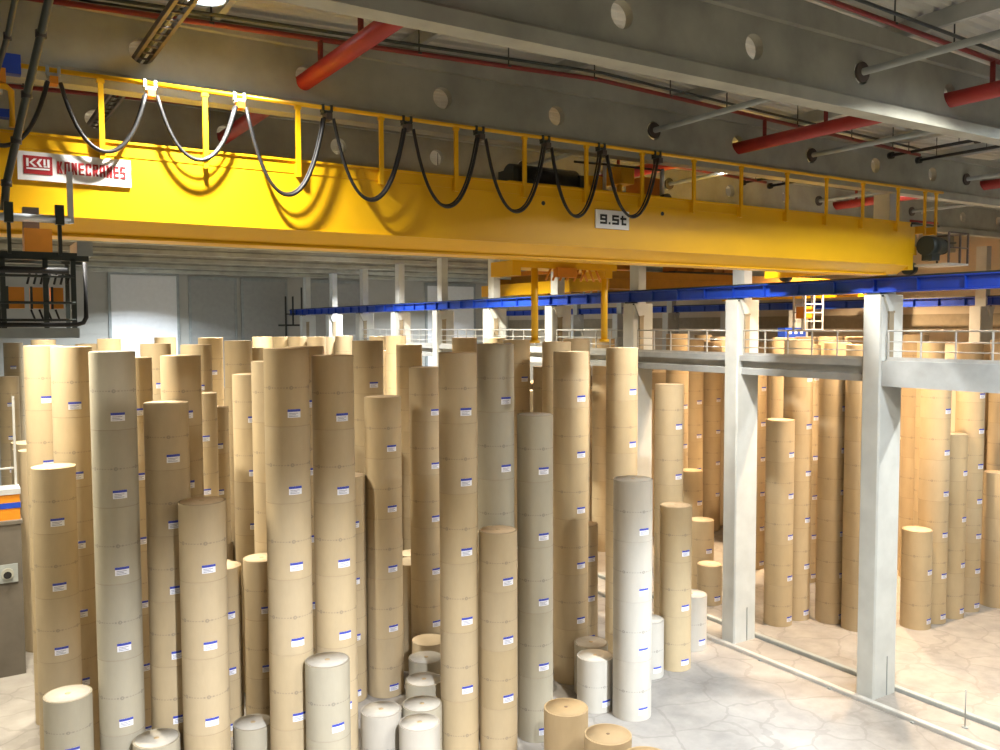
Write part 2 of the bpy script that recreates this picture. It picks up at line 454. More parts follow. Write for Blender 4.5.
for x, lab in ((15.67, 'grey tube through the beam holes above the middle of the crane'), (21.95, 'grey tube through the beam holes right of the red main'), (30.2, 'grey tube through the beam holes beyond the pillars'), (36.6, 'far grey tube through the beam holes at the right')):
    t = thing('grey_pipe', lab, 'pipe', (x, 0, 17.57), 'grey tubes through the roof beams')
    MB().tube([(0,2,0),(0,60,0)], .075, 12).obj('pipe_run', 'grey', t)
    for yc in BY[:8]:
        q = MB(); q.tube([(0,yc-.16,0),(0,yc-.1,0)], .2, 18); q.obj('cover_disc', 'brown', t)
t = thing('cable_tray', 'brown ladder tray of cables passing through the leftmost beam hole', 'cable tray', (3.22, 0, 17.5))
q = MB()
for s in (-.13, .13): q.box(s-.03, s+.03, 2, 50, -.05, .06)
y = 2.2
while y < 50: q.box(-.13, .13, y-.02, y+.02, -.04, -.01); y += .4
q.obj('ladder_rack', 'brown', t)
MB().tube([(-.02,2,.02),(-.02,50,.02)], .04, 8).obj('cable', 'dark', t)
for k in range(0, 4):
    for x, w_ in ((25.5, 'inner'), (27.0, 'outer')):
        t = thing('heater_tube', 'black capped tube above the pillar row, %s one before beam %s' % (w_, ['one','two','three','four'][k]), 'heater tube', (x, BY[k]-.35, 17.88), 'black tubes above the pillar row')
        MB().tube([(0,0,0),(0,-2.75,0)], .05, 12).obj('tube_run', 'black', t)
        for yy in (0, -2.75): MB().tube([(0,yy-.07,0),(0,yy+.07,0)], .11, 14).obj('end_cap', 'black', t)
        q = MB(); q.tube([(0,-.6,.05),(0,-.6,roof(x)-17.91)], .012, 6); q.obj('hanger_rod', 'dark', t)
        q = MB(); q.tube([(0,-2.2,.05),(0,-2.2,roof(x)-17.91)], .012, 6); q.obj('hanger_rod', 'dark', t)

# ------------------------------------------------------------------ the near overhead crane
GY = 16.2
cr = thing('overhead_crane', 'yellow overhead travelling crane girder spanning the hall', 'crane', (0,0,0))
def girder(y0, name, x0=.3, x1=25.35, u=0):
    # box girder: upright webs, bevelled lower edge, thin flange lips; the end steps up over the rail
    m = MB()
    m.prism([(y0,14.36+u),(y0+.42,14.10+u),(y0+1.0,14.10+u),(y0+1.42,14.36+u),(y0+1.42,15.64),(y0,15.64)], 'x', x0, x1)
    m.prism([(y0+.38,14.06+u),(y0+1.04,14.06+u),(y0+1.04,14.10+u),(y0+.38,14.10+u)], 'x', x0, x1-.6)
    m.prism([(y0-.03,15.64),(y0+1.45,15.64),(y0+1.45,15.68),(y0-.03,15.68)], 'x', x0, x1)
    m.prism([(y0-.025,14.345+u),(y0+.03,14.345+u),(y0+.03,14.375+u),(y0-.025,14.375+u)], 'x', x0, x1)
    return m.obj(name, 'yellow', cr)
girder(GY, 'bridge_girder')
girder(GY+3.3, 'bridge_girder', u=.5)
q = MB()
for zz in (15.42,): q.prism([(GY-.012,zz),(GY,zz),(GY,zz+.014),(GY-.012,zz+.014)], 'x', .3, 18.0)
q.obj('weld_seam', 'yellow', cr)
q = MB()
for x in (11.42, 15.02): q.tube([(x,GY-.015,15.27),(x,GY+.0,15.27)], .05, 10)
q.obj('inspection_plug', 'dark', cr)
# end carriage with wheels, motor, platform and cable arms at the right hand rail
e = MB(); e.box(25.36, 25.62, GY+.05, GY+5.7, 14.22, 14.72); e.box(25.42, 26.2, GY+.3, GY+4.9, 14.72, 15.0); e.box(25.36, 25.62, GY, GY+1.42, 14.72, 15.55)
e = e.obj('end_carriage', 'yellow', cr)
for yy in (GY+.35, GY+5.2):
    q = MB(); q.tube([(25.78,yy,14.29),(26.06,yy,14.29)], .20, 20); q.tube([(25.6,yy,14.29),(25.8,yy,14.29)], .06, 10); q.obj('wheel', 'dark', e)
d = MB(); d.tube([(25.66,GY-.32,14.95),(26.3,GY-.32,14.95)], .30, 18); d.tube([(26.3,GY-.32,14.95),(26.55,GY-.32,14.95)], .22, 18); d.box(25.75,26.15,GY-.5,GY-.15,14.5,14.75)
d = d.obj('drive_motor', 'dark', cr)
q = MB(); q.tube([(26.55,GY-.32,14.95),(26.6,GY-.32,14.95)], .24, 18); q.obj('fan_cowl', 'black', d)
q = MB(); q.box(25.62, 26.7, GY-1.1, GY-.0, 14.32, 14.38); q.obj('end_platform', 'galv', cr)
for x, y_ in ((25.65, GY-1.08), (26.25, GY-1.08), (26.68, GY-1.08), (26.68, GY-.1)):
    MB().box(x-.025, x+.025, y_-.025, y_+.025, 14.38, 15.3).obj('platform_post', 'brown', cr)
q = MB(); q.tube([(25.65,GY-1.08,15.3),(26.68,GY-1.08,15.3),(26.68,GY-.1,15.3)], .025, 8); q.tube([(25.65,GY-1.08,14.85),(26.68,GY-1.08,14.85)], .02, 8); q.obj('platform_rail', 'brown', cr)
q = MB(); q.tube([(26.2,GY+.5,15.0),(26.2,GY+.5,15.75),(27.4,GY+.3,15.7)], .03, 8); q.tube([(26.3,GY+.2,14.9),(26.9,GY,15.1),(27.7,GY-.1,15.15)], .03, 8); q.tube([(26.2,GY+.5,15.75),(27.5,GY+.8,15.9)], .035, 8)
q.obj('collector_arm', 'dark', cr)
MB().tube([(26.3,GY+.6,15.85),(27.8,GY+.6,15.85)], .04, 8).obj('warning_bar', 'red', cr)
# handrail above the girder: posts bolted to the front web, one top rail
RY, RZ = GY-.10, 16.70
post_x = [2.29, 3.99, 5.70, 7.41, 9.12, 10.85, 12.57, 14.27, 15.99, 17.70, 19.5, 21.17, 22.83, 24.55, 25.95, 26.55]
for x in post_x:
    p = MB(); p.box(x-.042, x+.042, RY-.03, RY+.03, 15.34, RZ); p.box(x-.042, x+.042, RY+.03, GY if x < 25.4 else GY+.3, 15.36, 15.60); p.box(x-.06,x+.06,RY-.04,RY+.04,16.60,16.66)
    p.obj('handrail_post', 'yellow', cr)
MB().tube([(.75,RY,RZ),(26.9,RY,RZ)], .042, 12).obj('handrail', 'yellow', cr)
# makers plate and load plate
sg = MB(); sg.box(1.03, 2.74, GY-.035, GY-.003, 14.905, 15.365); sg = sg.obj('maker_plate', 'white', cr, label='white plate with red square emblem and red maker lettering')
def glyph(ch, x, z, w, h, t):
    """block capital built of straight strokes; returns outline polygons in (x, z)"""
    B = lambda a, b, c, d: [(x+a*w, z+c*h), (x+b*w, z+c*h), (x+b*w, z+d*h), (x+a*w, z+d*h)]
    u, v = t/w, t/h; mid = (.5-v/2, .5+v/2)
    L_, R_, T_, B_ = B(0,u,0,1), B(1-u,1,0,1), B(0,1,1-v,1), B(0,1,0,v)
    M_ = B(0,1,*mid)
    D = lambda x0, z0, x1, z1: [(x+x0*w, z+z0*h), (x+(x0+u)*w, z+z0*h), (x+(x1+u)*w, z+z1*h), (x+x1*w, z+z1*h)]
    return {'K': [L_, D(u*.8,.5,1-u*1.15,1), D(u*.8,.5,1-u,0)], 'O': [L_, R_, T_, B_], 'N': [L_, R_, D(0,1,1-u,0)], 'E': [L_, T_, M_, B_],
            'C': [L_, T_, B_, B(1-u,1,.66,1), B(1-u,1,0,.34)], 'R': [L_, T_, M_, B(1-u,1,.5,1), D(.42,.5,1-u,0)], 'A': [L_, R_, T_, B(0,1,.3,.3+v)],
            'S': [T_, M_, B_, B(0,u,.5,1), B(1-u,1,0,.5)], '9': [T_, M_, B_, B(0,u,.5,1), R_], '5': [T_, M_, B_, B(0,u,.5,1), B(1-u,1,0,.5)],
            '.': [B(0,u,0,v)], 't': [B(.15,.15+u,0,1), B(-.05,.85,.68-v/2,.68+v/2), B(.15,.85,0,v)]}[ch]
def lettering(txt, x, z, w, h, t, gap, mat, parent, y, adv={}):
    m = MB()
    for n, ch in enumerate(txt):
        for k, p in enumerate(glyph(ch, x, z, w, h, t)): m.prism(p, 'y', y-.002-.0004*k, y+.004)
        x += adv.get(ch, w) + gap
    m.obj('lettering', mat, parent)
em = MB(); em.box(1.115, 1.535, GY-.042, GY-.035, 15.005, 15.30); em = em.obj('emblem', 'signred', sg)
q = MB(); yy0, yy1 = GY-.047, GY-.042
def flat(pts): q.prism([(x, z) for x, z in pts], 'y', yy0, yy1)
ex, ez = 1.115, 15.005
flat([(ex+.04,ez+.12),(ex+.075,ez+.12),(ex+.075,ez+.25),(ex+.04,ez+.25)])
flat([(ex+.085,ez+.185),(ex+.15,ez+.25),(ex+.195,ez+.25),(ex+.12,ez+.185)])
flat([(ex+.085,ez+.185),(ex+.12,ez+.185),(ex+.195,ez+.12),(ex+.15,ez+.12)])
flat([(ex+.19,ez+.185),(ex+.235,ez+.25),(ex+.275,ez+.25),(ex+.23,ez+.185)])
flat([(ex+.19,ez+.185),(ex+.23,ez+.185),(ex+.275,ez+.12),(ex+.235,ez+.12)])
flat([(ex+.29,ez+.15),(ex+.32,ez+.15),(ex+.32,ez+.25),(ex+.29,ez+.25)])
flat([(ex+.345,ez+.12),(ex+.38,ez+.12),(ex+.38,ez+.25),(ex+.345,ez+.25)])
flat([(ex+.29,ez+.12),(ex+.335,ez+.12),(ex+.335,ez+.14),(ex+.29,ez+.14)])
flat([(ex+.04,ez+.075),(ex+.38,ez+.075),(ex+.38,ez+.10),(ex+.04,ez+.10)])
q.obj('emblem_mark', 'white', em)
lettering('KONECRANES', 1.605, 15.045, .083, .20, .029, .0245, 'signred', sg, GY-.041)
lp = MB(); lp.box(12.90, 13.92, GY-.035, GY-.003, 14.80, 15.235); lp = lp.obj('load_plate', 'white', cr, label='white plate reading 9.5t')
lettering('9.5t', 13.03, 14.905, .205, .225, .05, .055, 'black', lp, GY-.041, {'.': .05})

# trolley between the girders, with the two-pole clamp hanging below
tr = thing('crane_trolley', 'yellow hoist trolley riding between the crane girders', 'trolley', (0,0,0))
f = MB()
for yy in (GY+1.5, GY+3.2): f.box(11.4, 16.6, yy-.12, yy+.12, 15.72, 15.98)
for x in (11.6, 13.3, 14.8, 16.4): f.box(x-.1, x+.1, GY+1.5, GY+3.2, 15.74, 15.94)
f.obj('trolley_frame', 'yellow', tr)
for x in (11.8, 16.2):
    for yy in (GY+1.15, GY+3.6):
        q = MB(); q.tube([(x-.0,yy-.08,15.84),(x,yy+.08,15.84)], .16, 16); q.tube([(x,yy-.3 if yy > GY+2 else yy+.08,15.84),(x,yy-.08 if yy > GY+2 else yy+.35,15.84)], .05, 8); q.obj('wheel', 'dark', tr)
q = MB(); q.tube([(12.0,GY+2.3,16.25),(14.0,GY+2.3,16.25)], .32, 24); q.box(11.9,12.05,GY+1.95,GY+2.65,15.94,16.4); q.box(13.95,14.1,GY+1.95,GY+2.65,15.94,16.4); q.obj('hoist_drum', 'dark', tr)
q = MB(); q.box(14.15, 14.75, GY+1.9, GY+2.6, 15.94, 16.42); q.obj('gearbox', 'yellow', tr)
q = MB(); q.tube([(12.35,GY+1.75,16.18),(13.1,GY+1.75,16.18)], .20, 18); q.box(12.5,12.95,GY+1.6,GY+1.9,15.94,16.05); q.obj('hoist_motor', 'black', tr)
q = MB(); q.box(15.05, 15.5, GY+1.6, GY+2.2, 16.25, 16.72); q.box(15.15,15.25,GY+1.8,GY+1.9,15.94,16.25); q.obj('control_box', 'yellow', tr, label='small yellow control box on the trolley')
q = MB(); q.box(15.9, 16.5, GY+1.7, GY+2.4, 15.94, 16.5); q.obj('cabinet', 'orange', tr)
q = MB(); q.tube([(14.45,GY+1.55,15.98),(14.45,GY+1.55,16.72)], .05, 10); q.obj('mast', 'silver', tr); q = MB(); q.tube([(16.35,GY+1.45,15.98),(16.35,GY+1.45,16.7)], .06, 10); q.obj('mast', 'silver', tr)
q = MB(); q.tube([(16.3,GY+1.45,16.66),(15.0,GY+1.45,16.66),(13.4,GY+1.45,16.62)], .03, 8); q.obj('cable_boom', 'dark', tr)
# structure under the trolley
lf = thing('roll_clamp', 'yellow two-pole roll clamp hanging under the crane trolley', 'lifting clamp', (0,0,0))
LY = GY+2.2
q = MB(); q.box(11.7, 15.0, LY-.5, LY+.5, 13.95, 14.12); q.box(11.7,11.95,LY-.5,LY+.5,13.75,13.95); q.box(14.6,14.85,LY-.5,LY+.5,13.75,13.95)
for x in (12.3, 14.5): q.box(x-.08,x+.08,LY-.08,LY+.08,14.12,15.74)
q.obj('head_frame', 'yellow', lf)
for x in (12.46, 14.70):
    q = MB(); q.tube([(x,LY-.35,14.0),(x,LY-.35,12.15)], .09, 14); q.tube([(x,LY-.35,12.15),(x,LY-.35,12.08)], .13, 14); q.obj('guide_pole', 'yellow', lf)
for i in range(9):
    x = 12.75 + .22*i
    q = MB(); dx = .16 if i < 6 else -.16
    q.tube([(x,LY-.42,13.66),(x+dx,LY-.42,13.96)], .03, 8); q.obj('brace', 'orange', lf)
q = MB(); q.box(13.0,13.6,LY-.6,LY-.4,13.74,13.98); q.obj('lamp_box', 'orange', lf)

# festoon cable: trolleys on the top rail, loops between them
ft = thing('festoon_cable', 'black festoon cable hanging in loops from the crane handrail', 'cable', (0,0,0))
FX = [.02, 1.58, 3.07, 4.60, 6.27, 7.97, 9.68, 11.40, 12.99, 14.73]
SAG = [1.10, 1.04, 1.03, 1.52, 1.49, 1.50, 1.49, 1.49, 1.39]
FYo = RY-.13
for i, x in enumerate(FX[1:], 1):
    q = MB(); q.box(x-.09, x+.09, RY-.08, RY+.08, RZ-.13, RZ-.07); q.box(x-.11,x-.06,RY-.06,RY+.06,RZ-.08,RZ+.05); q.box(x+.06,x+.11,RY-.06,RY+.06,RZ-.08,RZ+.05)
    q.obj('cable_trolley', 'grey' if i < 4 else 'dark', ft)
    q = MB(); q.box(x-.06, x+.06, FYo-.03, RY+.06, RZ-.25, RZ-.13); q.obj('cable_saddle', 'orange' if i < 4 else 'brown', ft)
def loop(x0, x1, sag, y, r, zt):
    pts = []
    for k in range(25):
        u = k/24.0; s = 2*u-1
        shp = (math.cosh(2.0*s)-1)/(math.cosh(2.0)-1)
        pts.append((x0+(x1-x0)*(.5+.5*(s*(1-.18*(1-s*s)*0))), y, zt-sag*(1-shp)))
    return pts
for i in range(len(FX)-1):
    a, b, s = FX[i]+.09, FX[i+1]-.09, SAG[i]
    q = MB(); q.tube(loop(a,b,s,FYo,.03,RZ-.22), .034, 8); q.tube(loop(a+.03,b-.02,s*(.97),FYo+.08,.03,RZ-.22), .02, 8)
    q.obj('cable_loop', 'black', ft)

# bits at the left end of the crane
t = thing('blue_bracket', 'blue steel bar with orange blocks at the left end of the handrail', 'bracket', (0,0,0))
MB().box(.3, 1.12, RY-.05, RY+.15, 16.55, 16.86).obj('upper_bar', 'blue', t)
MB().box(.3, .98, RY-.05, RY+.15, 15.85, 15.98).obj('lower_bar', 'blue', t)
MB().box(.78, .9, RY-.12, RY-.05, 16.38, 16.6).obj('end_block', 'orange', t)
MB().box(.3, .85, RY-.06, RY+.1, 16.22, 16.38).obj('pale_strip', 'silver', t)
q = MB(); q.tube([(.3,RY-.05,16.33),(.9,RY-.05,16.33),(.97,RY-.05,16.27),(.97,RY-.05,15.7)], .05, 10); q.obj('bent_rail', 'yellow', t)
for i, (pts, r, lab) in enumerate((
  ([(1.55,8.0,19.0),(1.50,10.0,18.2),(1.42,12.6,17.55),(1.23,13.9,16.6),(1.08,14.6,15.9),(.95,15.0,15.3),(.82,15.3,14.7),(.78,15.4,14.3)], .058, 'thick dark hose slanting down past the left end of the crane'),
  ([(1.12,8.6,19.0),(1.05,11.0,18.2),(.98,13.6,17.3),(.86,14.6,16.7),(.70,15.2,16.2)], .042, 'thinner dark hose at the top left corner'))):
    t = thing('hanging_hose', lab, 'hose', (0,0,0)); MB().tube(pts, r, 10).obj('hose_run', 'dark', t)
    for p in pts[1:-1]: MB().lathe([(r*.9,-.05),(r*1.3,-.05),(r*1.3,.05),(r*.9,.05)], 12, p).obj('hose_clip', 'black', t)

# suspended frame with cabinets and pipe loop, in front of the left end of the girder
sf = thing('suspended_cabinet_frame', 'grey hanging steel frame of orange cabinets and black piping at left', 'cabinet frame', (0,0,0))
FY0, FY1 = 14.75, 15.65
def bar(x0,x1,y0,y1,z0,z1,nm,mat): return MB().box(x0,x1,y0,y1,z0,z1).obj(nm, mat, sf)
bar(.35, 1.86, FY0, FY0+.09, 13.52, 13.64, 'top_beam', 'dark'); bar(.35, 1.86, FY1-.09, FY1, 13.52, 13.64, 'top_beam', 'dark')
bar(1.70, 1.92, FY0-.02, FY1+.02, 13.6, 13.82, 'end_bracket', 'grey')
bar(.35, 1.70, FY0-.02, FY0+.10, 12.35, 12.50, 'bottom_beam', 'grey'); bar(.35, 1.70, FY1-.1, FY1+.02, 12.35, 12.50, 'bottom_beam', 'grey')
for x in (.70, 1.26, 1.64): bar(x-.035, x+.035, FY0, FY0+.07, 12.5, 13.55, 'upright', 'dark')
for x in (.70, 1.64): bar(x-.03, x+.03, FY1-.07, FY1, 12.5, 13.55, 'upright', 'dark')
for z_ in (12.62, 12.88, 13.28): MB().tube([(.36,FY0+.0,z_),(1.66,FY0+.0,z_)], .02, 8).obj('cross_rail', 'dark', sf)
for x0, x1 in ((.76, .99), (1.08, 1.27), (1.36, 1.52)):
    c = MB().box(x0, x1, FY0+.25, FY0+.6, 12.80, 13.12).obj('cabinet', 'orange', sf)
    MB().box(x0-.015, x0+.02, FY0+.23, FY0+.25, 12.79, 13.13).obj('cabinet_hinge', 'dark', c)
bar(1.02, 1.40, FY0+.35, FY0+.75, 13.64, 14.02, 'support_block', 'orange')
bar(1.02, 1.24, FY0+.45, FY0+.65, 14.02, 14.35, 'hanger_plate', 'brown')
q = MB(); q.tube([(.38,FY0-.08,13.36),(1.55,FY0-.08,13.36)], .05, 10); q.obj('upper_pipe', 'black', sf)
q = MB(); q.tube([(.40,FY0-.08,12.55),(1.66,FY0-.08,12.55),(1.75,FY0-.08,12.58),(1.79,FY0-.08,12.66),(1.79,FY0-.08,13.5)], .035, 10); q.obj('pipe_bend', 'black', sf)
q = MB()
for k in range(7): q.tube([(1.02+.09*k,FY0+.1,13.16),(1.06+.09*k,FY0+.1,13.32)], .018, 6)
for k in range(4): q.tube([(1.12+.11*k,FY0+.1,12.6),(1.06+.11*k,FY0+.1,12.78)], .016, 6)
q.obj('hose_connection', 'black', sf)
q = MB(); q.tube([(.36,FY0-.05,14.13),(1.62,FY0-.05,14.13)], .06, 10); q.obj('pale_boom', 'silver', sf, label='pale blue grey boom above the frame')
for x in (.80, 1.47):
    q = MB(); q.box(x-.06, x+.06, FY0-.12, FY0+.02, 14.05, 14.34); q.obj('boom_clamp', 'dark', sf)
    q = MB(); q.box(x-.025, x+.025, FY0-.06, FY0+.04, 13.6, 14.1); q.obj('boom_hanger', 'dark', sf)
q = MB(); q.box(1.58, 1.66, FY0-.1, FY0-.02, 14.08, 14.85); q.obj('boom_post', 'silver', sf)

# ------------------------------------------------------------------ second crane in the further bay
c2 = thing('overhead_crane', 'further yellow crane seen beyond the blue rail', 'crane', (0,0,0))
for y0 in (33.6, 43.4):
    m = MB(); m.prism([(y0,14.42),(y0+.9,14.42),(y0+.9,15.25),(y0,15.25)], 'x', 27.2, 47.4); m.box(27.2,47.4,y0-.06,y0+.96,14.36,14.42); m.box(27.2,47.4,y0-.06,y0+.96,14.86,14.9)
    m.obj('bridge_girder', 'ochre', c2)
q = MB(); q.box(27.0,27.35,33.2,44.7,14.25,14.9); q.obj('end_carriage', 'yellow', c2)
q = MB(); q.box(47.3,47.65,33.2,44.7,14.25,14.9); q.obj('end_carriage', 'yellow', c2)
t = thing('crane_trolley', 'orange trolley boxes on the further crane', 'trolley', (0,0,0))
q = MB(); q.box(33.6, 38.6, 35.2, 37.3, 15.27, 15.5); q.obj('trolley_frame', 'dark', t)
for x in (34.0, 35.2, 36.8, 37.6): MB().box(x, x+.7, 35.4, 36.6, 15.5, 16.1).obj('hoist_box', 'orange', t)
t = thing('crane_hoist', 'yellow hoist boxes and white cylinders seen past the blue rail', 'hoist', (0,0,0))
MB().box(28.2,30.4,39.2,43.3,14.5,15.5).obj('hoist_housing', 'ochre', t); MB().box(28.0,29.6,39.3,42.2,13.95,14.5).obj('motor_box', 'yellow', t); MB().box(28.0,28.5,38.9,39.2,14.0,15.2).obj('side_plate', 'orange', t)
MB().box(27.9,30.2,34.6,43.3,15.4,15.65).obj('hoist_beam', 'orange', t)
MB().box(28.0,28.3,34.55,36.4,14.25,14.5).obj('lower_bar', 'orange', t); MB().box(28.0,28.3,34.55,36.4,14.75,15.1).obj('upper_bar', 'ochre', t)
for y_ in (34.8,35.4,36.0): MB().box(27.93,28.0,y_-.04,y_+.04,14.1,15.4).obj('guard_bar', 'silver', t)
t = thing('service_cage', 'pale lattice cage hanging under the further crane', 'cage', (43.2, 34.0, 0))
for x in (-.8, 0, .8):
    for y_ in (-.4, .4): MB().box(x-.04,x+.04,y_-.04,y_+.04,12.2,14.36).obj('upright', 'silver', t)
for z_ in (12.25, 12.75, 13.25, 13.75):
    for y_ in (-.4, .4): MB().box(-.8,.8,y_-.03,y_+.03,z_-.03,z_+.03).obj('cross_bar', 'silver', t)
MB().box(-.7,.1,-.3,.3,12.9,13.6).obj('orange_box', 'orange', t)
MB().box(-.9,.9,-.5,.5,12.14,12.22).obj('cage_floor', 'silver', t)
t = thing('blue_crate', 'blue box with pale dots beyond the walkway rail', 'box', (46.2, 37.6, 11.2))
MB().box(-1.0,1.0,-.3,.3,0,1.15).obj('box_body', 'blue', t)
for x in (-.65,-.1,.45): MB().box(x,x+.22,-.33,-.3,.75,.95).obj('pale_dot', 'white', t)
t['label'] = 'blue box with pale dots beyond the walkway rail'
t2 = MB(); t2.box(45.0,47.4,37.2,38.0,0,11.2); t2.box(44.9,47.5,37.1,38.1,11.1,11.2)
t2.obj('box_stand', 'grey', t).location = (-46.2,-37.6,-11.2)
# small platform at the far end of the rail
t = thing('rail_end_platform', 'dark service platform at the far end of the blue rail', 'platform', (26.2, 75.0, 0))
MB().box(-1.2,1.1,-.4,1.6,12.6,12.75).obj('platform_floor', 'dark', t)
for x in (-1.15,-.5,.3,1.0): MB().box(x-.06,x+.06,-.4,-.28,0 if x in (-1.15,1.0) else 12.75,15.2 if x != .3 else 16.0).obj('upright', 'dark', t)
MB().box(-1.2,1.1,-.4,-.3,13.6,13.7).obj('handrail', 'dark', t)

# ------------------------------------------------------------------ roof lamps
LAMPS = [
 (3.75, 14.95, 1000, (1.0,.96,.88), 'round roof lamp above the left end of the near crane girder', False, 0.73, 120, 0.32),
 (0.5, 26.55, 2400, (1.0,.90,.72), 'round roof lamp hidden behind the third roof beam, left file', False),
 (3.4, 32.65, 2600, (1.0,.90,.72), 'round roof lamp hidden behind the left end of the crane girder', False),
 (3.4, 45.0, 3000, (1.0,.90,.72), 'round roof lamp deep in the hall, left file', False),
 (12.9, 44.85, 3800, (1.0,.90,.72), 'round roof lamp deep behind the middle of the crane girder', False),
 (21.8, 20.45, 2600, (1.0,.96,.88), 'round roof lamp hidden behind the second roof beam, right file', False),
 (30.4, 20.45, 3000, (1.0,.70,.42), 'warm roof lamp just past the pillar row', False),
 (12.9, 69.4, 4500, (.86,.94,1.0), 'round roof lamp before the white far door', False),
 (21.8, 38.75, 4500, (1.0,.90,.72), 'round roof lamp behind the crane trolley', False),
 (21.8, 51.4, 3000, (1.0,.96,.88), 'round roof lamp glowing below the crane girder near the hall end', False),
 (29.4, 61.7, 3000, (1.0,.96,.88), 'far round roof lamp over the pillar row', False),
 (39.0, 69.0, 3500, (.86,.94,1.0), 'far round roof lamp before the pale door between pillars', False),
 (31.5, 26.55, 4800, (1.0,.70,.42), 'warm roof lamp in the further bay behind the third roof beam', False),
 (43.0, 32.65, 5500, (1.0,.70,.42), 'second warm roof lamp in the further bay', True),
 (33.0, 48.0, 6000, (1.0,.70,.42), 'warm roof lamp deep in the further bay', True),
 (33.0, 12.0, 2600, (1.0,.96,.88), 'roof lamp at the near end of the further bay', False),
 (17.3, 8.25, 2000, (1.0,.96,.88), 'roof lamp above the top right of the view', False, 1.0, 150),
 (22.0, 8.25, 2300, (.86,.94,1.0), 'roof lamp beyond the right of the view', False, 1.0, 160),
 (3.4, 2.15, 1300, (1.0,.96,.88), 'roof lamp over the viewing walkway, left file', False),
 (12.9, 0.5, 2400, (1.0,.96,.88), 'roof lamp behind the viewer, middle file', False),
]
def lamp(x, y, watts, col, label, warm=False, drop=1.0, spread=130, size=.6):
    zz = roof(x) - .02 + 1.0 - drop
    t = thing('high_bay_lamp', label, 'lamp', (x, y, zz-1.0), 'round high bay lamps under the roof')
    MB().tube([(0,0,.42),(0,0,drop+.02)], .02, 8).obj('suspension_rod', 'dark', t)
    MB().lathe([(.0,.44),(.12,.44),(.14,.30),(.30,.12),(.34,.0),(.325,.0),(.28,.12),(.0,.26)], 24).obj('reflector', 'grey', t)
    MB().lathe([(0,.02),(.30,.02),(.30,.035),(0,.035)], 24).obj('lamp_glass', 'lampo' if warm else 'lampw', t)
    ld = bpy.data.lights.new('lamp_light', 'AREA'); ld.shape = 'DISK'; ld.size = size; ld.energy = watts; ld.color = col; ld.spread = math.radians(spread)
    lo = bpy.data.objects.new('lamp_light', ld); COL.objects.link(lo); lo.parent = t; lo.location = (0,0,-.01)
for a in LAMPS: lamp(*a)

def added_spot(x, y, z, tx, ty, tz, watts, col, half, label):  # unseen spots added to whiten the lower stacks and floor
    t = thing('added_spot', label, 'lamp', (x, y, z), 'added spots out of view')
    MB().tube([(0,0,.3),(0,0,roof(x)-z+.03)], .02, 8).obj('suspension_rod', 'dark', t)
    MB().lathe([(0,.32),(.10,.32),(.16,.1),(.2,-.05),(.18,-.05),(.13,.1),(0,.2)], 20).obj('reflector', 'grey', t)
    ld = bpy.data.lights.new('spot_light', 'SPOT'); ld.energy = watts; ld.color = col; ld.spot_size = 2*half; ld.spot_blend = 1.0; ld.shadow_soft_size = .25
    lo = bpy.data.objects.new('spot_light', ld); COL.objects.link(lo); lo.parent = t
    lo.rotation_euler = (Vector((tx,ty,tz))-Vector((x,y,z))).to_track_quat('-Z', 'Y').to_euler(); lo.location = (0,0,-.06)
added_spot(18.5, 2.15, 17.6, 20.0, 21.5, -1.0, 66000, (.82,.91,1.0), math.radians(15), 'added unseen cool spot aimed at the open floor')
added_spot(5.0, 2.15, 17.6, 7.5, 23.0, -1.0, 52000, (.92,.95,1.0), math.radians(19), 'added unseen cool spot aimed at the lower left stacks')


# ------------------------------------------------------------------ paper rolls
SEG = 40
def roll_mesh(R, L):
    b = .018
    return MB().lathe([(0,0),(R-b,0),(R-b,.003)], SEG, sm=False).lathe([(R,b),(R,L-b)], SEG).lathe([(R-b,0),(R,b)], SEG, sm=False).lathe([(R,L-b),(R-b,L),(0,L)], SEG, sm=False)
def wrapper(name, R, L, mat):
    b = .006; m = MB()
    m.lathe([(R,b),(R,L-b)], SEG); m.lathe([(R-b,0.0),(R,b)], SEG, sm=False); m.lathe([(R,L-b),(R-b,L)], SEG, sm=False)
    vs = []; n = SEG
    for z_ in (0.0, L):
        ring = [(( R-b)*math.cos(2*PI*k/n), (R-b)*math.sin(2*PI*k/n), z_) for k in range(n)]
        m.add(ring, [tuple(range(n))])
    return m.mesh(name, mat)
def patch(R, a0, a1, z0, z1, th=.004, n=6):
    m = MB(); vs = []
    for k in range(n+1):
        a = a0+(a1-a0)*k/n
        for rr in (R, R+th):
            for z_ in (z0, z1): vs.append((rr*math.cos(a), rr*math.sin(a), z_))
    fs = []
    for k in range(n):
        i = k*4; j = i+4
        fs += [(i+2,j+2,j+3,i+3), (i,i+1,j+1,j), (i,j,j+2,i+2), (i+1,i+3,j+3,j+1)]
    fs += [(0,2,3,1), (n*4,n*4+1,n*4+3,n*4+2)]
    return m.add(vs, fs)
def disc(R, z0, z1): return MB().lathe([(0,z0),(R,z0),(R,z1),(0,z1)], SEG)
ORD = ['topmost', 'second', 'third', 'fourth', 'fifth', 'sixth', 'seventh']
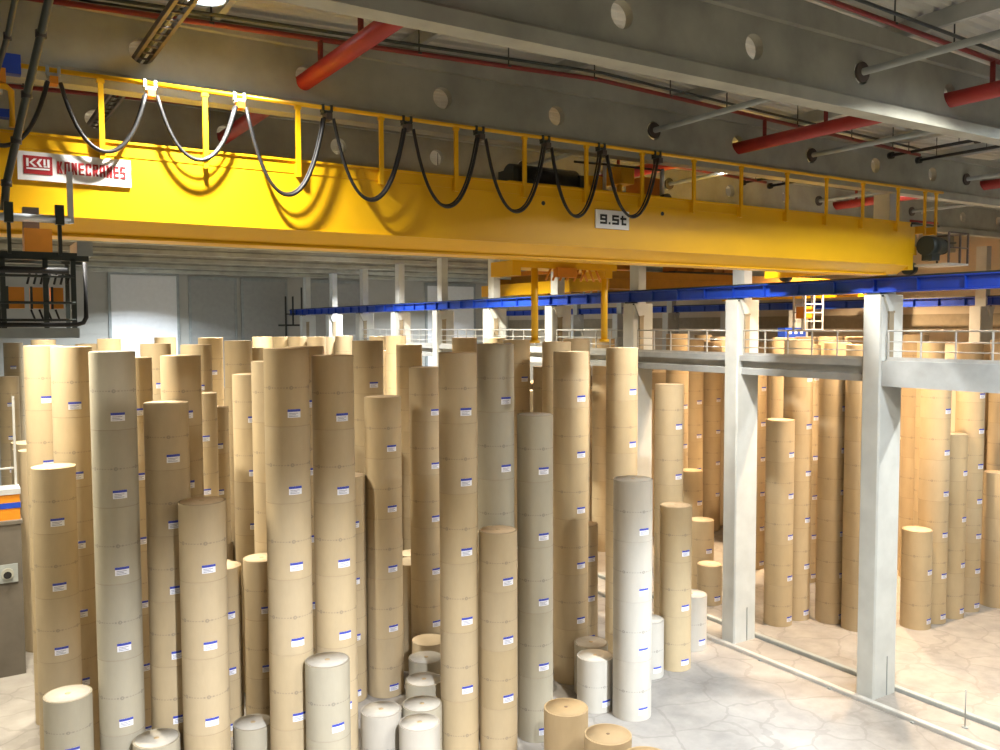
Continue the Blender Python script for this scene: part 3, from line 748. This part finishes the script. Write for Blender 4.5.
STACKS = [
 (14.072, 18.887, 0.61, 2.0, 1, '1', -0.052, 'bare', 'plain unbanded kraft roll alone before the six-high centre stack', 'plain kraft rolls'),
 (14.027, 17.02, 0.61, 2.0, 1, '1', 0.009, 'bare', 'plain kraft roll with a core hole at bottom centre', 'plain kraft rolls'),
 (14.026, 15.535, 0.61, 2.0, 1, '1', -0.026, 'bare', 'plain kraft roll just peeking in at the bottom edge', 'plain kraft rolls'),
 (10.348, 20.456, 0.55, 1.9, 1, '1', 0.021, 'pale', 'white-sided single roll nearest in the dark aisle', 'wrapped rolls standing in the main bay'),
 (10.932, 21.446, 0.56, 1.9, 1, '1', 0.025, 'grey', 'second single roll into the dark aisle', 'wrapped rolls standing in the main bay'),  # this and the next two: grey paper stands in for the aisle's shade
 (11.768, 22.938, 0.56, 1.9, 1, '1', -0.087, 'grey', 'third single roll into the dark aisle', 'wrapped rolls standing in the main bay'),
 (12.629, 24.463, 0.56, 1.9, 1, '1', -0.097, 'grey', 'deepest single roll in the dark aisle', 'wrapped rolls standing in the main bay'),
 (9.812, 21.748, 0.56, 1.9, 1, '1', 0.067, 'pale', "white-sided single roll at the aisle's left, before the five-high stack", 'wrapped rolls standing in the main bay'),
 (4.206, 23.327, 0.575, 1.9, 1, '1', -0.048, 'grey', "grey-topped single roll at the olive-shaded stack's foot", 'wrapped rolls standing in the main bay'),
 (6.673, 23.207, 0.53, 1.75, 1, '1', -0.053, 'grey', 'grey-topped single roll between the four-high stack and the twins', 'wrapped rolls standing in the main bay'),
 (8.047, 21.158, 0.573, 1.9341, 2, '11', 0.099, 'grey', "grey two-high stack at the twins' feet", 'wrapped rolls standing in the main bay'),
 (7.428, 22.171, 0.575, 1.9911, 6, '111111', -0.006, 'wrapped', 'left one of the twin tall front stacks', 'wrapped rolls standing in the main bay'),
 (8.695, 22.146, 0.558, 1.957, 6, '111111', 0.067, 'wrapped', 'right one of the twin tall front stacks', 'wrapped rolls standing in the main bay'),
 (5.43, 23.103, 0.59, 2.0007, 4, '1111', -0.005, 'wrapped', 'bright-topped four-high stack at lower left', 'wrapped rolls standing in the main bay'),
 (3.545, 24.285, 0.553, 1.9821, 6, '111111', 0.028, 'grey', "olive-shaded six-high stack below the maker's plate", 'wrapped rolls standing in the main bay'),
 (12.059, 21.28, 0.54, 1.9627, 6, '111111', -0.07, 'wrapped', 'six-high stack right of the dark aisle', 'wrapped rolls standing in the main bay'),
 (2.271, 24.268, 0.569, 1.5945, 2, '10', 0.027, 'grey', 'short two-high stack in the lower left corner', 'wrapped rolls standing in the main bay'),
 (4.846, 24.336, 0.567, 1.7519, 6, '111110', 0.074, 'wrapped', 'six-high stack just right of the olive-shaded one', 'wrapped rolls standing in the main bay'),
 (13.071, 20.79, 0.542, 1.6784, 4, '1111', 0.005, 'wrapped', 'four-high stack before the grey-lit tall one', 'wrapped rolls standing in the main bay'),
 (13.72, 21.922, 0.549, 1.9985, 6, '111000', 0.048, 'grey', 'grey-lit tall stack right of the dark aisle', 'wrapped rolls standing in the main bay'),
 (5.483, 25.428, 0.54, 1.9534, 6, '110000', 0.034, 'wrapped', 'lit tall stack behind the bright-topped four-high one', 'wrapped rolls standing in the main bay'),
 (14.802, 21.431, 0.54, 1.9733, 5, '11111', -0.087, 'grey', 'greenish grey five-high stack at front centre', 'wrapped rolls standing in the main bay'),
 (8.875, 24.817, 0.562, 1.9878, 6, '111110', 0.052, 'wrapped', 'stack wedged behind and between the twin front stacks', 'wrapped rolls standing in the main bay'),
 (2.291, 26.309, 0.543, 1.7514, 5, '11111', 0.018, 'wrapped', 'five-high stack rising behind the lower left pair', 'wrapped rolls standing in the main bay'),
 (7.923, 26.305, 0.549, 1.8069, 3, '111', -0.04, 'wrapped', 'three-high stack behind the single grey-topped roll', 'wrapped rolls standing in the main bay'),
 (18.257, 20.953, 0.62, 1.9128, 4, '1111', -0.094, 'pale', "white-lit four-high stack at the open floor's edge", 'wrapped rolls standing in the main bay'),
 (6.897, 26.87, 0.54, 1.7319, 3, '111', 0.073, 'wrapped', 'three-high strip right of the bright-topped four-high one', 'wrapped rolls standing in the main bay'),
 (2.957, 27.667, 0.54, 1.9944, 6, '111111', -0.005, 'wrapped', 'pale six-high stack touching the olive-shaded one', 'wrapped rolls standing in the main bay'),
 (17.592, 22.024, 0.588, 1.7124, 1, '1', 0.044, 'pale', 'single white roll left of the white-lit four-high stack', 'wrapped rolls standing in the main bay'),
 (4.653, 28.01, 0.54, 1.9349, 6, '111111', 0.076, 'wrapped', "stack half hidden behind the olive-shaded one's right side", 'wrapped rolls standing in the main bay'),
 (8.601, 27.298, 0.565, 1.9031, 6, '111100', 0.043, 'wrapped', 'narrow bright strip left of the twin front stacks', 'wrapped rolls standing in the main bay'),
 (18.229, 23.041, 0.575, 1.7154, 1, '1', 0.084, 'grey', 'shaded single roll behind the white roll at centre', 'wrapped rolls standing in the main bay'),
 (11.097, 27.074, 0.575, 1.8916, 4, '1111', -0.021, 'wrapped', 'four-high strip right of the twin front stacks', 'wrapped rolls standing in the main bay'),
 (12.305, 26.862, 0.62, 2.0307, 5, '11111', 0.06, 'wrapped', 'five-high stack left of the dark aisle', 'wrapped rolls standing in the main bay'),
 (18.313, 24.302, 0.617, 1.9366, 6, '111111', -0.011, 'wrapped', 'six-high stack rising behind the plain kraft rolls', 'wrapped rolls standing in the main bay'),
 (14.018, 26.969, 0.59, 1.8486, 6, '111110', 0.087, 'wrapped', 'dark brown stack inside the dark aisle', 'wrapped rolls standing in the main bay'),
 (2.475, 30.669, 0.54, 1.9917, 6, '111111', 0.076, 'wrapped', 'tall stack wearing a curved shadow by the left edge', 'wrapped rolls standing in the main bay'),
 (8.628, 29.663, 0.558, 1.8174, 6, '111101', -0.081, 'wrapped', 'bright stack with a round shadow by the dark gap', 'wrapped rolls standing in the main bay'),
 (20.865, 23.099, 0.566, 2.0153, 1, '1', -0.073, 'pale', 'single white roll between the four-high and three-high stacks', 'wrapped rolls standing in the main bay'),
 (22.186, 23.098, 0.571, 1.9971, 3, '111', -0.057, 'wrapped', 'three-high stack standing on the open floor', 'wrapped rolls standing in the main bay'),
 (21.177, 24.957, 0.59, 1.9495, 6, '111111', 0.093, 'wrapped', 'brown shaded stack behind the white-lit four-high one', 'wrapped rolls standing in the main bay'),
 (13.549, 30.887, 0.587, 1.9952, 6, '111000', -0.013, 'wrapped', 'tall stack behind the five-high one by the aisle', 'wrapped rolls standing in the main bay'),
 (24.091, 24.19, 0.589, 2.1056, 1, '1', 0.025, 'pale', 'single white roll right of the three-high floor stack', 'wrapped rolls standing in the main bay'),
 (20.937, 26.989, 0.59, 1.5705, 3, '111', -0.04, 'wrapped', 'three-high stack in the slot left of the white-lit one', 'wrapped rolls standing in the main bay'),
 (7.969, 33.746, 0.589, 2.0072, 5, '11000', 0.001, 'wrapped', 'amber stack peeking out beside the lit tall one', 'wrapped rolls standing in the main bay'),
 (8.126, 34.954, 0.575, 1.9721, 6, '100000', -0.023, 'wrapped', 'far stack along the horizon, sixth from the left', 'wrapped rolls standing in the main bay'),
 (20.941, 28.769, 0.59, 1.9781, 6, '110000', -0.03, 'wrapped', 'tall stack whose head shows above the greenish grey one', 'wrapped rolls standing in the main bay'),
 (24.685, 26.129, 0.578, 2.0277, 5, '11111', 0.017, 'wrapped', 'five-high stack before the third pillar', 'wrapped rolls standing in the main bay'),
 (8.984, 35.77, 0.546, 1.86, 5, '11100', 0.017, 'wrapped', 'lower amber stack bordering the dark gap at left', 'wrapped rolls standing in the main bay'),
 (20.441, 30.972, 0.575, 1.9883, 6, '111100', 0.081, 'wrapped', 'far stack along the horizon, twenty-first from the left', 'wrapped rolls standing in the main bay'),
 (21.509, 30.274, 0.575, 1.7987, 6, '100000', 0.036, 'wrapped', 'low grey stack in the gap above the greenish one', 'wrapped rolls standing in the main bay'),
 (6.968, 36.704, 0.575, 1.9767, 6, '100000', 0.086, 'wrapped', 'far stack along the horizon, fourth from the left', 'wrapped rolls standing in the main bay'),
 (22.685, 29.715, 0.575, 1.9934, 6, '100000', 0.071, 'wrapped', 'far stack along the horizon, twenty-second from the left', 'wrapped rolls standing in the main bay'),
 (29.124, 24.212, 0.574, 1.7182, 5, '11111', 0.098, 'wrapped', 'five-high stack right of the second pillar', 'wrapped rolls between the pillar row and the right wall'),
 (30.348, 24.324, 0.59, 1.982, 6, '111111', 0.034, 'wrapped', 'tall stack behind the five-high one between the pillars', 'wrapped rolls between the pillar row and the right wall'),
 (31.359, 22.05, 0.582, 1.951, 6, '111111', -0.067, 'wrapped', 'tall stack half hidden by the nearest pillar', 'wrapped rolls between the pillar row and the right wall'),
 (31.216, 23.244, 0.563, 1.7489, 6, '111111', 0.072, 'wrapped', 'tall stack midway between the two near pillars', 'wrapped rolls between the pillar row and the right wall'),
 (10.485, 37.571, 0.575, 1.9876, 6, '111100', 0.093, 'wrapped', 'far stack along the horizon, eighth from the left', 'wrapped rolls standing in the main bay'),
 (33.613, 20.858, 0.587, 2.0346, 2, '11', 0.081, 'wrapped', 'two-high stack right of the nearest pillar', 'wrapped rolls between the pillar row and the right wall'),
 (17.589, 35.48, 0.585, 1.9481, 6, '111110', 0.014, 'wrapped', "slim distant stack over the dark aisle's left side", 'wrapped rolls standing in the main bay'),
 (32.237, 23.807, 0.554, 1.9582, 6, '100000', 0.043, 'wrapped', 'slit of a stack left of the nearest pillar', 'wrapped rolls between the pillar row and the right wall'),
 (28.7, 27.71, 0.549, 1.7663, 1, '1', -0.058, 'wrapped', 'single orange-lit roll left of the second pillar', 'wrapped rolls between the pillar row and the right wall'),
 (11.289, 38.503, 0.575, 1.9332, 6, '100000', 0.066, 'wrapped', 'far stack along the horizon, ninth from the left', 'wrapped rolls standing in the main bay'),
 (20.07, 34.756, 0.575, 1.997, 6, '100000', 0.015, 'wrapped', 'far stack along the horizon, nineteenth from the left', 'wrapped rolls standing in the main bay'),
 (34.826, 20.919, 0.579, 1.726, 6, '111111', -0.043, 'wrapped', 'tall stack behind the two-high by the nearest pillar', 'wrapped rolls between the pillar row and the right wall'),
 (29.675, 29.189, 0.573, 1.6986, 2, '11', -0.087, 'wrapped', 'two-high stack behind the orange single roll', 'wrapped rolls between the pillar row and the right wall'),
 (36.056, 20.818, 0.54, 1.9683, 4, '1111', 0.071, 'wrapped', 'four-high stack in the row right of the nearest pillar', 'wrapped rolls between the pillar row and the right wall'),
 (30.143, 30.374, 0.567, 1.8424, 3, '100', 0.098, 'wrapped', 'dark three-high stack under the walkway by the third pillar', 'wrapped rolls between the pillar row and the right wall'),
 (37.526, 20.944, 0.54, 1.5271, 7, '1111111', -0.082, 'wrapped', 'slim-roll tall stack in the row near the right edge', 'wrapped rolls between the pillar row and the right wall'),
 (39.117, 20.566, 0.557, 1.9893, 3, '111', 0.06, 'wrapped', "three-high stack cut by the photo's right edge", 'wrapped rolls between the pillar row and the right wall'),
 (34.179, 28.247, 0.575, 1.9833, 6, '110000', -0.018, 'wrapped', 'stack behind the walkway rail, second from the left', 'wrapped rolls between the pillar row and the right wall'),
 (35.21, 27.658, 0.567, 1.9267, 6, '111111', -0.07, 'wrapped', 'orange distant stack in the slot between the pillars', 'wrapped rolls between the pillar row and the right wall'),
 (10.728, 43.182, 0.575, 1.9996, 6, '110000', -0.041, 'wrapped', 'far stack along the horizon, seventh from the left', 'wrapped rolls standing in the main bay'),
 (38.032, 23.147, 0.575, 1.947, 6, '111100', 0.054, 'wrapped', 'stack behind the walkway rail, sixth from the left', 'wrapped rolls between the pillar row and the right wall'),
 (31.434, 32.716, 0.575, 2.0146, 6, '111000', 0.075, 'wrapped', 'stack behind the walkway rail, first from the left', 'wrapped rolls between the pillar row and the right wall'),
 (25.379, 37.66, 0.575, 1.8334, 5, '00000', -0.091, 'wrapped', 'far stack', 'wrapped rolls standing in the main bay'),
 (24.135, 38.61, 0.575, 1.9842, 6, '100000', 0.023, 'wrapped', 'far stack along the horizon, twentieth from the left', 'wrapped rolls standing in the main bay'),
 (36.663, 27.51, 0.575, 1.9883, 6, '100000', -0.091, 'wrapped', 'stack behind the walkway rail, third from the left', 'wrapped rolls between the pillar row and the right wall'),
 (34.873, 30.599, 0.54, 1.7931, 6, '111111', 0.044, 'wrapped', "sliver of a stack on the second pillar's right side", 'wrapped rolls between the pillar row and the right wall'),
 (40.069, 25.168, 0.575, 2.0023, 6, '111111', -0.034, 'wrapped', 'stack behind the walkway rail, fifth from the left', 'wrapped rolls between the pillar row and the right wall'),
 (42.312, 22.121, 0.575, 1.9634, 6, '111000', 0.076, 'wrapped', 'stack behind the walkway rail, eighth from the left', 'wrapped rolls between the pillar row and the right wall'),
 (43.28, 22.836, 0.54, 1.8257, 4, '1000', 0.096, 'wrapped', "brown stack behind the right edge's three-high one", 'wrapped rolls between the pillar row and the right wall'),
 (41.792, 23.428, 0.575, 1.9301, 6, '100000', 0.001, 'wrapped', 'stack behind the walkway rail, seventh from the left', 'wrapped rolls between the pillar row and the right wall'),
 (30.634, 37.674, 0.62, 1.9657, 6, '111111', 0.1, 'wrapped', 'pale far stack right of the six-high centre one', 'wrapped rolls between the pillar row and the right wall'),
 (41.141, 26.063, 0.575, 1.6812, 4, '0000', -0.038, 'wrapped', 'four-high peach stack behind the two-high by the pillar', 'wrapped rolls between the pillar row and the right wall'),
 (44.019, 23.716, 0.575, 1.9201, 6, '000000', -0.085, 'wrapped', 'far stack', 'wrapped rolls between the pillar row and the right wall'),
 (38.424, 30.318, 0.575, 1.9817, 6, '000000', 0.02, 'wrapped', 'far stack', 'wrapped rolls between the pillar row and the right wall'),
 (7.118, 49.638, 0.575, 1.987, 6, '100000', -0.094, 'wrapped', 'far stack along the horizon, third from the left', 'wrapped rolls standing in the main bay'),
 (21.896, 45.843, 0.575, 1.9958, 6, '110000', -0.061, 'wrapped', 'far stack along the horizon, eighteenth from the left', 'wrapped rolls standing in the main bay'),
 (43.011, 27.342, 0.575, 1.9087, 6, '000000', -0.018, 'wrapped', 'tall orange stack close right of the nearest pillar', 'wrapped rolls between the pillar row and the right wall'),
 (4.162, 50.9, 0.575, 1.9815, 6, '100000', 0.022, 'wrapped', 'far stack along the horizon, second from the left', 'wrapped rolls standing in the main bay'),
 (15.058, 48.986, 0.575, 1.9927, 6, '100000', -0.069, 'wrapped', 'far stack along the horizon, tenth from the left', 'wrapped rolls standing in the main bay'),
 (36.225, 36.396, 0.59, 1.9483, 6, '111100', -0.092, 'wrapped', 'peach-lit stack under the walkway by the third pillar', 'wrapped rolls between the pillar row and the right wall'),
 (10.243, 51.254, 0.575, 1.9925, 6, '100000', 0.074, 'wrapped', 'far stack along the horizon, fifth from the left', 'wrapped rolls standing in the main bay'),
 (43.297, 30.804, 0.575, 1.9733, 6, '100000', -0.037, 'wrapped', 'stack behind the walkway rail, fourth from the left', 'wrapped rolls between the pillar row and the right wall'),
 (40.791, 34.173, 0.555, 1.9246, 6, '000000', 0.092, 'wrapped', "orange far stack above the five-high one's right edge", 'wrapped rolls between the pillar row and the right wall'),
 (6.44, 52.965, 0.575, 1.9369, 6, '000000', 0.079, 'wrapped', 'far stack', 'wrapped rolls standing in the main bay'),
 (22.656, 48.511, 0.575, 1.8407, 6, '100000', -0.024, 'wrapped', 'far stack along the horizon, seventeenth from the left', 'wrapped rolls standing in the main bay'),
 (22.55, 49.715, 0.575, 1.985, 6, '100000', -0.008, 'wrapped', 'far stack along the horizon, sixteenth from the left', 'wrapped rolls standing in the main bay'),
 (40.946, 35.3, 0.54, 1.9217, 6, '000000', 0.004, 'wrapped', 'orange far stack above the five-high one, next the pillar', 'wrapped rolls between the pillar row and the right wall'),
 (39.161, 37.788, 0.59, 1.9202, 6, '111110', 0.029, 'wrapped', "tan stack two in from the second pillar's left side", 'wrapped rolls between the pillar row and the right wall'),
 (19.231, 51.595, 0.575, 1.9825, 6, '100000', 0.019, 'wrapped', 'far stack along the horizon, thirteenth from the left', 'wrapped rolls standing in the main bay'),
 (18.322, 52.465, 0.575, 1.9828, 6, '100000', 0.012, 'wrapped', 'far stack along the horizon, twelfth from the left', 'wrapped rolls standing in the main bay'),
 (32.912, 45.162, 0.575, 1.9487, 6, '000000', 0.024, 'wrapped', 'far stack', 'wrapped rolls between the pillar row and the right wall'),
 (40.659, 38.607, 0.575, 1.9666, 6, '000000', 0.088, 'wrapped', 'far stack', 'wrapped rolls between the pillar row and the right wall'),
 (17.545, 53.381, 0.575, 1.9827, 6, '100000', 0.001, 'wrapped', 'far stack along the horizon, eleventh from the left', 'wrapped rolls standing in the main bay'),
 (23.604, 51.395, 0.575, 2.0013, 5, '00000', -0.014, 'wrapped', 'far stack', 'wrapped rolls standing in the main bay'),
 (41.625, 39.348, 0.583, 1.9011, 6, '000000', 0.044, 'wrapped', "tan stack touching the second pillar's left side", 'wrapped rolls between the pillar row and the right wall'),
 (21.69, 53.187, 0.575, 1.9871, 6, '100000', -0.052, 'wrapped', 'far stack along the horizon, fifteenth from the left', 'wrapped rolls standing in the main bay'),
 (21.228, 54.283, 0.575, 1.9757, 6, '100000', -0.04, 'wrapped', 'far stack along the horizon, fourteenth from the left', 'wrapped rolls standing in the main bay'),
 (2.874, 58.319, 0.547, 1.9356, 5, '11100', 0.096, 'wrapped', 'slim distant stack above the plinth at left', 'wrapped rolls standing in the main bay'),
 (41.822, 41.16, 0.575, 1.9829, 6, '000000', 0.004, 'wrapped', 'far stack', 'wrapped rolls between the pillar row and the right wall'),
 (15.698, 58.865, 0.575, 2.1221, 4, '0000', 0.01, 'wrapped', 'far stack', 'wrapped rolls standing in the main bay'),
 (3.576, 65.634, 0.575, 1.9225, 6, '111000', -0.098, 'wrapped', 'far stack along the horizon, first from the left', 'wrapped rolls standing in the main bay'),
 (18.109, 71.529, 0.575, 1.8202, 5, '00000', -0.017, 'wrapped', 'far stack', 'wrapped rolls standing in the main bay'),
]
hidden = MB()
for (x, y, R, L, n, mask, turn, kind, desc, grp) in STACKS:
    Wm = wrapper('wrapper', R, L, {'bare': 'bare', 'grey': 'greyk', 'pale': 'palek'}.get(kind, 'kraft'))
    lw = .17/R; z0 = .115*L
    a = -PI/2 + turn
    if kind != 'bare':
        Lm = patch(R, a-lw, a+lw, z0, z0+.215, .004).mesh('shipping_label', 'label')
        Hm = patch(R+.004, a-lw, a+lw, z0+.215-.062, z0+.215, .003).mesh('label_header', 'labelblue')
        ink = MB()
        for q_ in range(3):
            ink.add(*[(pp.v, pp.f) for pp in [patch(R+.004, a-lw*.8, a+lw*(.25 if q_ == 1 else .6), z0+.03+.038*q_, z0+.042+.038*q_, .002)]][0])
        Im = ink.mesh('label_print', 'ink')
    first = None
    for k in range(n):                               # k counts from the top
        zb = (n-1-k)*L
        if mask[k] != '1':
            h_ = roll_mesh(R, L); n0 = len(hidden.v); hidden.v += [(v[0]+x, v[1]+y, v[2]+zb) for v in h_.v]; hidden.f += [tuple(i+n0 for i in f_) for f_ in h_.f]; hidden.sm += h_.sm
            continue
        if n == 1: lab = desc
        elif desc.startswith('*'): lab = '%s kraft roll %s' % (ORD[k] if k == 0 else ORD[k], desc[1:])
        else: lab = ('topmost kraft roll of the ' if k == 0 else ORD[k]+' kraft roll down the ') + desc
        top = (k == 0)
        if first is None or top:
            t = thing('paper_roll', lab, 'paper roll', (x, y, zb), grp)
            link('wrapper', Wm, t)
            if kind != 'bare':
                l_ = link('shipping_label', Lm, t); link('label_header', Hm, l_); link('label_print', Im, l_)
            if not top: first = t
            else:
                disc(R-.05, L, L+.006).obj('head_disc', {'bare': 'bare', 'grey': 'greyhead', 'pale': 'greyhead'}.get(kind, 'head'), t)
                disc(.07 if kind != 'bare' else .05, L+.006, L+.010).obj('core_plug', 'plug' if kind == 'bare' else 'bare', t)
        else:
            t = first.copy(); COL.objects.link(t); t['label'] = lab; t.location = (x, y, zb)
            for ch in list(first.children):
                c = ch.copy(); COL.objects.link(c); c.parent = t
                for g in ch.children:
                    d = g.copy(); COL.objects.link(d); d.parent = c
rf = random.Random(11)
taken = [(q[0], q[1], q[2]) for q in STACKS]
RMIN = [38]
def below_view(x, y, z):                            # stands under the viewing walkway, out of the photograph
    v = Vector((x, y, z)) - EYE; d = v.dot(fw)
    return d < .5 or 375 + FPX*v.dot(d2)/d > 790
def filler(x0, x1, y0, y1, pitch, zmax, keep, under=False):
    y = y0
    while y < y1:
        x = x0 + rf.uniform(0, .4)
        while x < x1:
            px_, py_ = x+rf.uniform(-.05,.05), y+rf.uniform(-.08,.08)
            if rf.random() < keep and math.hypot(px_, py_) > RMIN[0] and (not under or below_view(px_, py_, zmax)) and all((px_-a)**2+(py_-b)**2 > (c+.6)**2 for a, b, c in taken):
                L = rf.choice((1.75, 1.95)); nn = int(zmax/L)
                taken.append((px_, py_, .6))
                for k in range(nn): hidden.lathe([(.575,.006),(.575,L-.006)], 20, (px_,py_,k*L)); hidden.lathe([(0,0),(.565,0),(.575,.006)], 20, (px_,py_,k*L), False); hidden.lathe([(.575,L-.006),(.565,L),(0,L)], 20, (px_,py_,k*L), False)
            x += pitch
        y += pitch
RMIN[0] = 0
filler(1.0, 24.5, 1.5, 18.0, 1.25, 3.9, .85, True)  # unseen rolls added to darken and warm the bounce from below
RMIN[0] = 38
filler(2.6, 24.3, 33.0, 50.0, 1.22, 7.9, .75)
RMIN[0] = 30.5
filler(3.0, 21.0, 26.0, 37.0, 1.22, 3.9, .7)
RMIN[0] = 28.8
filler(9.5, 20.5, 24.5, 30.0, 1.2, 2.0, .9)  # low rolls added to block light and darken the aisle
RMIN[0] = 52
filler(28.4, 44.0, 34.0, 52.0, 1.22, 9.9, .7)
if hidden.v:
    hidden.obj('paper_roll_rows', 'kraft', None, 'further kraft rolls behind the front stacks, plus added filler rolls', 'paper rolls', None, 'stuff')

# ------------------------------------------------------------------ world and colour
w = bpy.data.worlds.new('hall_air'); S.world = w; w.use_nodes = True
w.node_tree.nodes['Background'].inputs[0].default_value = (.6, .68, .8, 1); w.node_tree.nodes['Background'].inputs[1].default_value = .0
S.view_settings.view_transform = 'Standard'; S.view_settings.look = 'None'; S.view_settings.gamma = 1.0
S.view_settings.exposure = 0.04
S.view_settings.use_curve_mapping = False
S.cycles.use_denoising = True
S.cycles.max_bounces = 6; S.cycles.diffuse_bounces = 3; S.cycles.sample_clamp_indirect = 6.0
